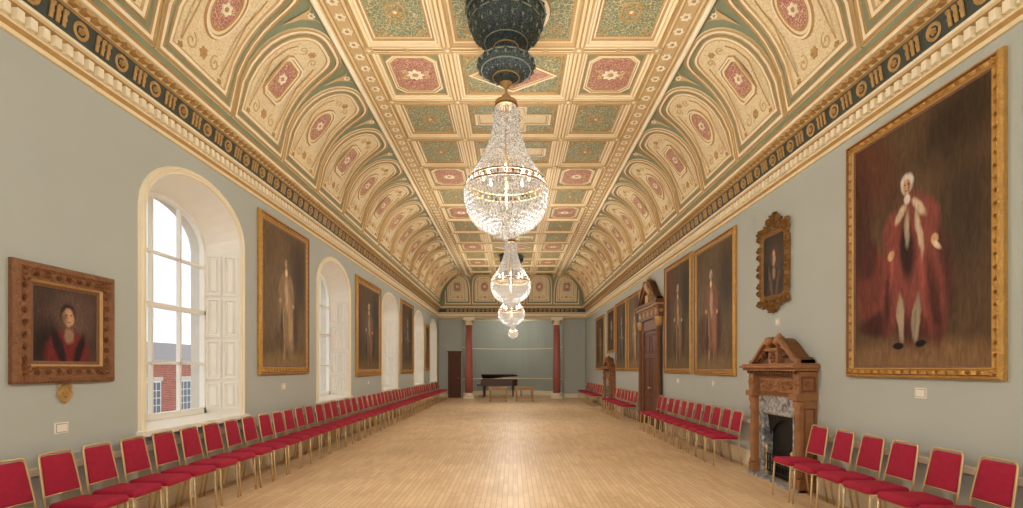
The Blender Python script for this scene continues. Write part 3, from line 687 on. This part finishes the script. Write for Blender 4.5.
# ------------------------------------------------------------------ fireplace
def fireplace(y,w,lab,full=True):
    root=empty('fireplace',lab,'fireplace',(WR,y,0),-pi/2)
    hw=w/2
    b=MB()
    for sx in(-1,1):
        def X(a,c): return (min(sx*a,sx*c),max(sx*a,sx*c))
        x=X(hw-.17,hw); b.box(x[0],x[1],-.24,0,0,.16,'wood'); x=X(hw-.15,hw-.02); b.box(x[0],x[1],-.2,0,.16,1.18,'wood')
        b.lathe([(.05,.16),(.065,.2),(.045,.24),(.05,.3),(.055,.6),(.042,.95),(.06,.98),(.06,1.02),(.045,1.05),(.07,1.12),(.07,1.18)],sx*(hw-.085),-.2,'wood',16)
        x=X(hw-.18,hw+.01); b.box(x[0],x[1],-.28,0,1.18,1.26,'wood')
        x=X(hw-.15,hw-.01); b.box(x[0],x[1],-.24,0,1.26,1.52,'wood')
        P=lambda xx,z,hh:(xx,-.24-hh,z)
        b.flower(P,sx*(hw-.08),1.39,.06,.0,'wood',6)
        Q=lambda yy,z,hh:(sx*(hw-.01+hh),yy,z)
        b.bands(Q,lambda t:rect(-.12,1.39,.09-t,.1-t),[(0,0),(0,.015),(.015,.015),(.025,0)],'doak'); b.flower(Q,-.12,1.39,.05,0,'wood',6)
        Q=lambda yy,z,hh:(sx*(hw-.02+hh),yy,z)
        b.bands(Q,lambda t:rect(-.1,.66,.07-t,.42-t),[(0,0),(0,.012),(.012,.012),(.02,0)],'doak')
    b.box(-hw+.15,hw-.15,-.17,0,1.2,1.52,'wood')
    P=lambda xx,z,hh:(xx,-.17-hh,z)
    b.bands(P,lambda t:rect(0,1.36,hw-.2-t,.13-t),[(0,0),(0,.025),(.02,.025),(.03,0)],'doak')
    b.flower(P,0,1.36,.09,.0,'wood',8)
    for sx in(-1,1):
        b.ribbon(P,scroll(sx*.2,1.36,.08,0 if sx<0 else pi,1.4,sx),.02,.0,.03,'wood'); b.ribbon(P,scroll(sx*.36,1.36,.07,0 if sx<0 else pi,1.4,-sx),.018,.0,.03,'wood')
    n=int((2*hw)/.07)
    for i in range(n): b.box(-hw+i*.07+.01,-hw+i*.07+.045,-.27,-.1,1.52,1.56,'doak')
    b.obj('surround',root)
    b=MB()
    for z0,z1,p,e in((1.52,1.55,.24,.0),(1.56,1.6,.32,.03),(1.6,1.635,.36,.06),(1.635,1.66,.33,.04)): b.box(-hw-e,hw+e,-p,0,z0,z1,'wood')
    b.obj('mantel_shelf',root,bevel=.006)
    b=MB(); b.box(-hw*.9,hw*.9,-.17,-.02,1.66,1.74,'doak'); swan(b,hw*.95,1.66,.36,-.2,-.02,'wood')
    b.box(-.13,.13,-.22,-.02,1.66,1.84,'wood'); b.box(-.17,.17,-.25,-.02,1.84,1.88,'wood')
    b.lathe([(0.06,1.88),(.04,1.9),(.09,1.96),(.09,2.0),(.05,2.04),(.02,2.09),(0,2.1)],0,-.13,'wood',14)
    P=lambda xx,z,hh:(xx,-.22-hh,z); b.flower(P,0,1.75,.07,.0,'doak',7)
    P=lambda xx,z,hh:(xx,-.2-hh,z)
    for sx in(-1,1): b.ribbon(P,scroll(sx*.3,1.8,.07,0,1.3,sx),.018,.0,.03,'doak')
    b.obj('pediment',root)
    b=MB(); ow=hw-.3
    for sx in(-1,1): b.box(min(sx*ow,sx*(hw-.15)),max(sx*ow,sx*(hw-.15)),-.15,0,0,1.2,'marble')
    b.box(-ow,ow,-.15,0,.95,1.2,'marble')
    P=lambda xx,z,hh:(xx,-.15-hh,z)
    b.bands(P,lambda t:rect(0,.475,ow+.05-t,.5-t),[(0,0),(.0,.02),(.03,.02),(.05,0)],'marble')
    b.box(-hw,hw,-.3,-.15,-.0,.03,'marble')
    b.obj('marble_slip',root)
    b=MB(); 
    b.box(-ow,ow,-.02,-.005,0,.95,'iron')
    for i in range(9): b.box(-ow+.06+i*(2*ow-.12)/8-.008,-ow+.06+i*(2*ow-.12)/8+.008,-.14,-.125,.1,.34,'iron')
    for z in(.1,.22,.34): b.box(-ow+.03,ow-.03,-.145,-.12,z-.01,z+.01,'iron')
    for sx in(-1,1): b.lathe([(.02,.03),(.03,.06),(.018,.1),(.018,.4),(.035,.44),(0,.48)],sx*(ow-.05),-.13,'brass',12)
    A=arch(ow-.04,.55,.85,12)
    b.add([(x,-.06,z) for x,z in A]+[(x*1.0/(ow-.04)*ow,-.1,.95) for x,z in A],[(j,j+1,13+j+1,13+j) for j in range(12)],'iron')
    b.obj('fire_grate',root)
fireplace(7.08,1.38,'carved oak fireplace with scrolled pediment and grey veined marble slips')
fireplace(19.65,1.3,'far carved oak fireplace with scrolled pediment beneath portrait')
# ------------------------------------------------------------------ doors
root=empty('door_1',kind='structure',loc=(WR,13.95,0),rotz=-pi/2)
b=MB(); W='doak'
for sx in(-1,1):
    b.box(min(sx*.68,sx*.86),max(sx*.68,sx*.86),-.09,0,0,2.95,W); b.box(min(sx*.66,sx*1.02),max(sx*.66,sx*1.02),-.14,0,0,.25,W)
    b.lathe([(.08,.25),(.09,.3),(.065,.36),(.07,.6),(.058,2.6),(.08,2.64),(.06,2.7)],sx*.92,-.1,W,16)
    b.lathe([(.06,2.7),(.1,2.85),(.1,2.95)],sx*.92,-.1,'gold',16)
b.box(-.7,.7,-.08,0,2.65,2.95,W); b.box(-1.02,1.02,-.14,0,2.95,3.25,W); b.box(-1.08,1.08,-.2,0,3.25,3.3,'gold'); b.box(-1.12,1.12,-.24,0,3.3,3.38,W)
P=lambda x,z,hh:(x,-.14-hh,z)
for x in(-.8,-.4,0,.4,.8): b.flower(P,x,3.1,.08,0,'gold',7)
Q=lambda yy,z,hh:(1.02+hh,yy,z); b.flower(Q,-.07,3.1,.05,0,'gold',6)
b.obj('door_surround',root)
b=MB(); swan(b,1.0,3.38,.62,-.16,-.02,W); b.box(-.14,.14,-.18,-.02,3.38,3.62,'gold')
b.lathe([(.08,3.62),(.05,3.68),(.13,3.8),(.15,3.92),(.08,4.0),(.1,4.03),(.03,4.12),(0,4.16)],0,-.1,'gold',16); b.obj('pediment',root)
for sx in(-1,1):
    b=MB(); b.box(min(sx*.005,sx*.68),max(sx*.005,sx*.68),-.04,0,0,2.65,'dwood')
    P=lambda x,z,hh:(x,-.04-hh,z)
    for z0,z1 in((.15,.8),(.9,1.9),(2.0,2.55)):
        fn=lambda t:rect(sx*.34,(z0+z1)/2,.24-t,(z1-z0)/2-t)
        b.bands(P,fn,[(0,0),(.01,.02),(.03,.02),(.05,-.005),(.08,.012)],'dwood'); b.fill(P,fn(.08),(sx*.34,(z0+z1)/2),.012,'dwood')
    lf=b.obj('door_leaf',root)
    b=MB(); b.lathe([(0,0),(.02,0),(.012,.02),(.012,.04),(.03,.06),(.02,.08),(0,.085)],0,0,'brass',12,T=lambda p:(sx*.06+p[0],-.045-p[2],1.05+p[1])); b.obj('knob',lf)
def panel_door(n,x0,x1,z1):
    root=empty('door_%d'%n,kind='structure',loc=((x0+x1)/2,YB,0)); w=(x1-x0)/2
    b=MB()
    for sx in(-1,1): b.box(min(sx*(w-.08),sx*w),max(sx*(w-.08),sx*w),-.06,0,0,z1,'dwood')
    b.box(-w,w,-.06,0,z1-.08,z1,'dwood'); b.box(-w-.04,w+.04,-.1,0,z1,z1+.06,'dwood'); b.obj('door_surround',root)
    b=MB(); b.box(-w+.08,w-.08,-.035,0,0,z1-.08,'dwood')
    P=lambda x,z,hh:(x,-.035-hh,z)
    for a,c in((.15,.8),(.9,1.6),(1.7,z1-.2)):
        for sx in(-1,1):
            fn=lambda t:rect(sx*(w-.08)/2,(a+c)/2,(w-.08)/2-.04-t,(c-a)/2-t); b.bands(P,fn,[(0,0),(.01,.015),(.03,.0)],'dwood')
    lf=b.obj('door_leaf',root)
    b=MB(); b.lathe([(0,0),(.03,.01),(.03,.05),(0,.07)],0,0,'brass',10,T=lambda p:(w-.15+p[0],-.036-p[2],1.05+p[1])); b.obj('knob',lf)
panel_door(2,-3.5,-2.8,2.45)
# ------------------------------------------------------------------ columns
def column(x,y,s=1.0):
    root=empty('column','dusty red marble column with cream capital and base','column',(x,y,0),group='columns framing the apse')
    b=MB(); b.box(-.28*s,.28*s,-.28*s,.28*s,0,.12,'ivory'); b.lathe([(.25*s,.12),(.27*s,.16),(.25*s,.2),(.21*s,.22),(.23*s,.26),(.2*s,.29)],0,0,'ivory',24); b.obj('base',root)
    b=MB(); b.lathe([(.2*s,.29),(.198*s,1.5),(.183*s,2.8),(.17*s,3.85)],0,0,'rcol',28); b.obj('shaft',root)
    b=MB(); b.lathe([(.17*s,3.85),(.19*s,3.87),(.17*s,3.9),(.18*s,4.0),(.26*s,4.1)],0,0,'ivory',24); b.box(-.28*s,.28*s,-.28*s,.28*s,4.1,4.25,'ivory')
    for sx in(-1,1):
        for yy in(-.26*s,.2*s): b.lathe([(0,0),(.07,0),(.07,.06),(0,.06)],0,0,'gold',12,T=lambda p:(sx*.22*s+p[0],yy+p[2],4.03+p[1]))
    b.obj('capital',root)
for x in(-2.32,2.3): column(x,26.35)
# ------------------------------------------------------------------ chandeliers
def octring(b,r,z,n,s,h,ph=0,k='crystal'):
    for i in range(n):
        a=2*pi*(i+ph)/n; b.octa((r*cos(a),r*sin(a),z),s,h,k)
def chandelier(y,first,sc=1,z=0):
    root=empty('chandelier','lit crystal tent-and-basket chandelier with gilt rings hanging from ceiling' if sc==1 else 'smaller lit crystal chandelier hanging inside the apse','chandelier',(-.09 if y<8 else -.06 if y<22 else 0,y,z),group='crystal chandeliers down the hall')
    root.scale=(sc,sc,sc)
    if first is None:
        parts=[]
        b=MB(); b.tube([(0,0,5.33),(0,0,5.05)],.018,'gold',8); b.lathe([(.03,5.33),(.08,5.3),(.05,5.26),(.02,5.22)],0,0,'gold',16); b.lathe([(.02,5.16),(.06,5.13),(.06,5.1),(.14,5.06),(.15,5.03),(.13,5.01)],0,0,'gold',20)
        b.tube([(0,0,5.05),(0,0,3.4)],.015,'gold',8)
        parts.append(b.obj('suspension_rod',root))
        for r,z,t in((.14,5.0,.012),(.5,4.02,.010),(.52,3.93,.012)):
            b=MB(); b.tube([(r*cos(2*pi*i/40),r*sin(2*pi*i/40),z) for i in range(40)],t,'hoop',6,closed=True)
            if z==3.93:
                for i in range(36):
                    a=2*pi*i/36; b.octa((.52*cos(a),.52*sin(a),3.975),.014,.04,'hoop')
            parts.append(b.obj('gilt_hoop',root))
        b=MB(); ns=54
        for i in range(ns):
            a=2*pi*i/ns; m=40
            for j in range(m+1):
                t=j/m; z=5.0-.96*t; r=.13+.10*t+.26*t**2.6
                b.octa((r*cos(a),r*sin(a),z),.009+.006*t,.014,'crystal')
        for i in range(18):
            a=2*pi*i/18; b.octa((.17*cos(a),.17*sin(a),4.91),.016,.05,'crystal')
        parts.append(b.obj('crystal_strands',root)); parts[-1]['kind']='stuff'
        b=MB()
        prof=[(.535,3.89),(.54,3.83),(.53,3.77),(.52,3.71),(.5,3.65),(.475,3.6),(.445,3.55),(.405,3.505),(.36,3.465),(.305,3.43),(.245,3.395),(.185,3.365),(.12,3.34),(.06,3.32)]
        for j,(r,z) in enumerate(prof):
            n=max(6,int(2*pi*r/.046)); octring(b,r,z,n,.018,.04,(j%2)*.5)
            octring(b,r*.96,z+.02,n,.013,.018,(j%2)*.5+.5)
        b.octa((0,0,3.27),.04,.06,'crystal')
        parts.append(b.obj('crystal_basket',root)); parts[-1]['kind']='stuff'
        for i in range(8):
            a=2*pi*i/8; b=MB(); b.lathe([(0,4.03),(.02,4.05),(.026,4.08),(.015,4.12),(0,4.15)],.3*cos(a),.3*sin(a),'bulb',10)
            parts.append(b.obj('bulb',root))
        return parts
    for p in first:
        c=p.copy(); c.parent=root; COL.objects.link(c)
    return first
parts=chandelier(6.5,None)
for y in(13.5,20.5): chandelier(y,parts)
chandelier(28.6,parts,.55,4.4-5.33*.55)
vent=None
for y in(6.5,13.5,20.5):
    x=-.09 if y<8 else -.06
    if vent is None:
        b=MB()
        b.lathe([(.5,6.27),(.51,6.2),(.48,6.16),(.45,6.14),(.47,6.08),(.45,5.98),(.38,5.88),(.26,5.8),(.15,5.76),(.12,5.72),(.1,5.68),(.12,5.62)],0,0,'teal',64,16,.05)
        b.lathe([(.12,5.62),(.2,5.6),(.33,5.58),(.37,5.54),(.36,5.49),(.31,5.45),(.25,5.41),(.16,5.37),(.08,5.33),(.05,5.3)],0,0,'teal',64,16,.04)
        for r,z,k in((.51,6.17,'tealhi'),(.47,6.05,'tealhi'),(.37,5.54,'tealhi'),(.16,5.76,'gold'),(.32,5.455,'tealhi'),(.17,5.37,'gold'),(.28,5.81,'tealhi')):
            b.tube([(r*cos(2*pi*i/40),r*sin(2*pi*i/40),z) for i in range(40)],.009,k,6,closed=True)
        for i in range(20):
            a=2*pi*i/20
            b.octa((.48*cos(a),.48*sin(a),6.1),.022,.04,'tealhi'); b.octa((.43*cos(a+.2),.43*sin(a+.2),5.95),.02,.045,'tealhi'); b.octa((.375*cos(a),.375*sin(a),5.5),.018,.028,'tealhi'); b.octa((.25*cos(a+.2),.25*sin(a+.2),5.41),.014,.025,'tealhi'); b.octa((.34*cos(a),.34*sin(a),5.855),.014,.028,'tealhi')
        vent=b.obj('ceiling_ventilator',label='blue-green carved pendant ceiling ventilator above chandelier',cat='ceiling boss',group='pendant ventilators',loc=(x,y,0))
    else:
        c=vent.copy(); c.location=(x,y,0); COL.objects.link(c)
# ------------------------------------------------------------------ chairs
def rounded_panel(b,w0,w1,z0,z1,x0,x1,t,k,r=.028):
    out=[(-w0/2,0),(w0/2,0)]
    for i in range(6): 
        a=pi/2*i/5; out.append((w1/2-r+r*cos(a),1-r/(z1-z0)+r/(z1-z0)*sin(a)))
    for i in range(6):
        a=pi/2+pi/2*i/5; out.append((-w1/2+r+r*cos(a),1-r/(z1-z0)+r/(z1-z0)*sin(a)))
    P=lambda y,v,h:(x0+(x1-x0)*v+h,y,z0+(z1-z0)*v)
    n=len(out)
    sc=lambda s:[(y*s,.5+(v-.5)*s) for y,v in out]
    for sg in(1,-1):
        vs=[P(y,v,0) for y,v in sc(1)]+[P(y,v,sg*t*.8) for y,v in sc(.97)]+[P(y,v,sg*t) for y,v in sc(.88)]+[P(0,.5,sg*t*1.1)]
        fs=[(i,(i+1)%n,n+(i+1)%n,n+i) for i in range(n)]+[(n+i,n+(i+1)%n,2*n+(i+1)%n,2*n+i) for i in range(n)]+[(2*n+i,2*n+(i+1)%n,3*n) for i in range(n)]
        b.add(vs,fs,k,True)
chair_parts=None
def make_chair(loc,rot,label,group):
    global chair_parts
    root=empty('banquet_chair',label,'chair',loc,rot,group=group)
    if chair_parts is None:
        chair_parts=[]
        b=MB()
        out=[]
        for (cx,cy,a0) in((.18,.15,0),(-.17,.13,90),(-.17,-.13,180),(.18,-.15,270)):
            for i in range(4):
                a=radians(a0+30*i); out.append((cx+.035*cos(a),cy+.035*sin(a)))
        n=len(out)
        lv=[(.97,.43),(1,.438),(1,.468),(.95,.485),(.75,.495)]
        vs=[(x*s,y*s,z) for s,z in lv for x,y in out]+[(0,0,.498),(0,0,.43)]
        fs=[(j*n+i,j*n+(i+1)%n,(j+1)*n+(i+1)%n,(j+1)*n+i) for j in range(4) for i in range(n)]+[(4*n+i,4*n+(i+1)%n,5*n) for i in range(n)]+[((i+1)%n,i,5*n+1) for i in range(n)]
        b.add(vs,fs,'redf',True); chair_parts.append(b.obj('seat',root))
        b=MB(); rounded_panel(b,.325,.285,.55,.868,-.225,-.285,.015,'redf'); chair_parts.append(b.obj('backrest',root))
        b=MB(); pth=[(-.2,-.172,.44),(-.222,-.172,.55),(-.28,-.153,.855)]
        pth+=[(-.285,-.145,.878),(-.289,-.125,.885),(-.29,0,.888),(-.289,.125,.885),(-.285,.145,.878)]
        pth+=[(-.28,.153,.855),(-.222,.172,.55),(-.2,.172,.44)]
        b.tube(pth,.0105,'brass',6); b.tube([(-.222,-.172,.545),(-.222,.172,.545)],.008,'brass',6)
        b.tube([(-.19,-.172,.425),(.19,-.178,.425)],.009,'brass',6); b.tube([(-.19,.172,.425),(.19,.178,.425)],.009,'brass',6); b.tube([(.19,-.178,.425),(.19,.178,.425)],.009,'brass',6)
        chair_parts.append(b.obj('chair_frame',root))
        for sx,sy in((1,1),(1,-1),(-1,1),(-1,-1)):
            b=MB()
            if sx>0: b.tube([(.185,sy*.176,.43),(.2,sy*.178,.2),(.21,sy*.178,0)],.011,'brass',6)
            else: b.tube([(-.2,sy*.172,.44),(-.225,sy*.174,.2),(-.26,sy*.176,0)],.011,'brass',6)
            chair_parts.append(b.obj('leg',root))
    else:
        for p in chair_parts:
            c=p.copy(); c.parent=root; COL.objects.link(c)
CL='gold-framed banquet chair with crimson upholstery against sage wall'
CL2='gold-framed banquet chair with crimson upholstery beneath arched window'
y=3.36
while y<26.0:
    near=any(abs(y-w)<.95 for w in WINS)
    make_chair((-WL+.40+random.uniform(-.01,.02),y,0),random.uniform(-.03,.03),CL2 if near else CL,'chairs along the windowed wall')
    y+=.438
for (a,n) in((3.46,7),(8.35,11),(14.5+.7,8),(20.75,11)):
    for k in range(n):
        yy=a+.444*k
        make_chair((WR-.40-random.uniform(-.01,.02),yy,0),pi+random.uniform(-.035,.035),CL if a!=3.46 else 'gold-framed banquet chair with crimson upholstery beneath large portrait','chairs along the portrait wall')
# ------------------------------------------------------------------ tables & piano
tp=None
for x in(-.7,.55):
    root=empty('side_table','small pale wooden table with tapering legs on parquet','table',(x,23.7,0),group='two small tables')
    if tp is None:
        tp=[]
        b=MB(); b.box(-.46,.46,-.3,.3,.66,.7,'lwood'); tp.append(b.obj('table_top',root,bevel=.008))
        b=MB(); 
        b.box(-.4,.4,-.25,-.23,.56,.66,'lwood'); b.box(-.4,.4,.23,.25,.56,.66,'lwood'); b.box(-.4,-.38,-.25,.25,.56,.66,'lwood'); b.box(.38,.4,-.25,.25,.56,.66,'lwood')
        tp.append(b.obj('apron',root))
        b=MB(); b.box(-.4,.4,-.02,.02,.14,.18,'lwood'); b.box(-.4,-.36,-.25,.25,.14,.18,'lwood'); b.box(.36,.4,-.25,.25,.14,.18,'lwood')
        tp.append(b.obj('stretcher',root))
        for sx in(-1,1):
            for sy in(-1,1):
                b=MB(); b.lathe([(.022,0),(.03,.05),(.02,.1),(.03,.16),(.025,.25),(.035,.5),(.035,.66)],sx*.38,sy*.23,'lwood',12); tp.append(b.obj('leg',root))
    else:
        for p in tp:
            c=p.copy(); c.parent=root; COL.objects.link(c)
root=empty('grand_piano','dark brown grand piano with slightly raised lid standing in the apse','piano',(-.85,28.0,0))
def extr(b,out,z0,z1,k,T=lambda p:p):
    n=len(out); b.add([T((x,y,z0)) for x,y in out]+[T((x,y,z1)) for x,y in out],[tuple(range(n))[::-1],tuple(range(n,2*n))]+[(i,(i+1)%n,n+(i+1)%n,n+i) for i in range(n)],k)
body=[(-.9,-.7),(-.9,.7),(-.5,.7)]
for i in range(9):
    t=i/8; body.append((-.5+1.3*t,.7-.75*(3*t*t-2*t**3)))
for i in range(1,8):
    a=pi/2-pi*i/8; body.append((.8+.3*cos(a),-.35+.33*sin(a)))
body+=[(.8,-.7)]
b=MB(); extr(b,body,.62,.98,'black'); b.obj('case',root,bevel=.01)
b=MB(); extr(b,body,0,.03,'dwood',T=lambda p:(p[0],.7-(.7-p[1])*.98,.99+(.7-p[1])*.17+p[2])); b.obj('lid',root)
b=MB(); b.tube([(.2,-.6,.98),(.2,-.58,1.21)],.012,'black',6); b.obj('lid_prop',root)
b=MB(); b.box(-1.12,-.9,-.68,.68,.62,.72,'black'); b.box(-1.1,-.92,-.6,.6,.72,.74,'keys')
for i in range(34): b.box(-1.02,-.92,-.59+i*.0355,-.575+i*.0355,.74,.752,'iron')
b.obj('keyboard',root)
for x,y in((-.75,-.55),(-.75,.55),(.85,-.3)):
    b=MB(); b.lathe([(.03,0),(.045,.05),(.035,.1),(.05,.3),(.07,.6),(.07,.66)],x,y,'black',14); b.obj('leg',root)
b=MB(); b.box(-.72,-.68,-.1,.1,.1,.66,'black'); b.box(-.82,-.7,-.12,.12,.08,.12,'black')
for s in(-.06,0,.06): b.box(-.9,-.8,s-.012,s+.012,.08,.1,'brass')
b.obj('pedal_lyre',root)
root=empty('piano_bench','dark padded piano bench beside grand piano','bench',(.75,28.1,0))
b=MB(); b.box(-.35,.35,-.18,.18,.44,.5,'black'); b.obj('seat',root,bevel=.015)
for sx in(-1,1):
    for sy in(-1,1):
        b=MB(); b.lathe([(.018,0),(.025,.1),(.03,.44)],sx*.3,sy*.14,'black',8); b.obj('leg',root)
# ------------------------------------------------------------------ outside
root=empty('brick_building','red brick building with white sash windows and slate roof outside','building',(-22,0,0))
b=MB(); b.box(-6,0,14,85,-6,1.9,'brick'); b.box(-6.1,.15,13.9,85.1,1.9,2.1,'stone')
b.add([(.2,13.9,2.1),(.2,85.1,2.1),(-3,85.1,3.4),(-3,13.9,3.4)],[(0,1,2,3)],'slate'); b.obj('facade',root)
wm=None
for zz in(-1.5,-4.6):
    y=16.0
    while y<84:
        if wm is None:
            b=MB(); b.box(0,.08,-.65,.65,-1.0,1.1,'white'); b.box(.05,.1,-.55,.55,-.9,1.0,'dglass')
            for q in(-.18,.18): b.box(.05,.12,q-.02,q+.02,-.9,1.0,'white')
            for q in(-.4,.05,.5): b.box(.05,.12,-.55,.55,q-.02,q+.02,'white')
            b.box(0,.16,-.75,.75,-1.12,-1.0,'stone'); b.box(0,.1,-.8,.8,1.1,1.35,'stone')
            wm=b.obj('facade_window',root); c=wm
        else: c=wm.copy(); COL.objects.link(c)
        c.parent=root; c.location=(0,y,zz+1.2); y+=2.9
b=MB(); b.box(-60,-4.9,-10,120,-6.1,-6,'stone'); b.obj('street',kind='structure')
# ------------------------------------------------------------------ lights
def pt(x,y,z,e,r=.25,c=(1,.955,.88)):
    l=bpy.data.lights.new('chandelier_or_fill_lamp','POINT'); l.energy=e; l.shadow_soft_size=r; l.color=c
    o=bpy.data.objects.new('chandelier_or_fill_lamp',l); o.location=(x,y,z); COL.objects.link(o)
for y in(6.5,13.5,20.5): pt(-.08,y,3.74,400)
pt(0,-.5,3.72,310)  # unseen fill lamp added behind the camera, no chandelier hangs here
pt(0,28.6,3.6,80,.12)
w=bpy.data.worlds.new('sky'); scene.world=w; w.use_nodes=True; nt=w.node_tree; L=nt.links
bg=nt.nodes['Background']; tc=nt.nodes.new('ShaderNodeTexCoord'); n=nt.nodes.new('ShaderNodeTexNoise'); n.inputs['Scale'].default_value=6; n.inputs['Detail'].default_value=6
L.new(tc.outputs['Generated'],n.inputs['Vector']); cr=nt.nodes.new('ShaderNodeValToRGB'); e=cr.color_ramp.elements
e[0].position=.38; e[0].color=lin((178,188,202)); e[1].position=.6; e[1].color=lin((242,243,244))
L.new(n.outputs['Fac'],cr.inputs[0]); L.new(cr.outputs[0],bg.inputs['Color']); bg.inputs['Strength'].default_value=1.65
# ------------------------------------------------------------------ camera
cam=bpy.data.cameras.new('camera'); co=bpy.data.objects.new('camera',cam); COL.objects.link(co)
co.location=(0,0,CAMH); co.rotation_euler=(pi/2,0,0)
cam.sensor_width=36; cam.lens=500/1023*36; cam.shift_x=-1.5/1023; cam.shift_y=114/1023; cam.clip_end=300
scene.camera=co
scene.view_settings.view_transform='Standard'
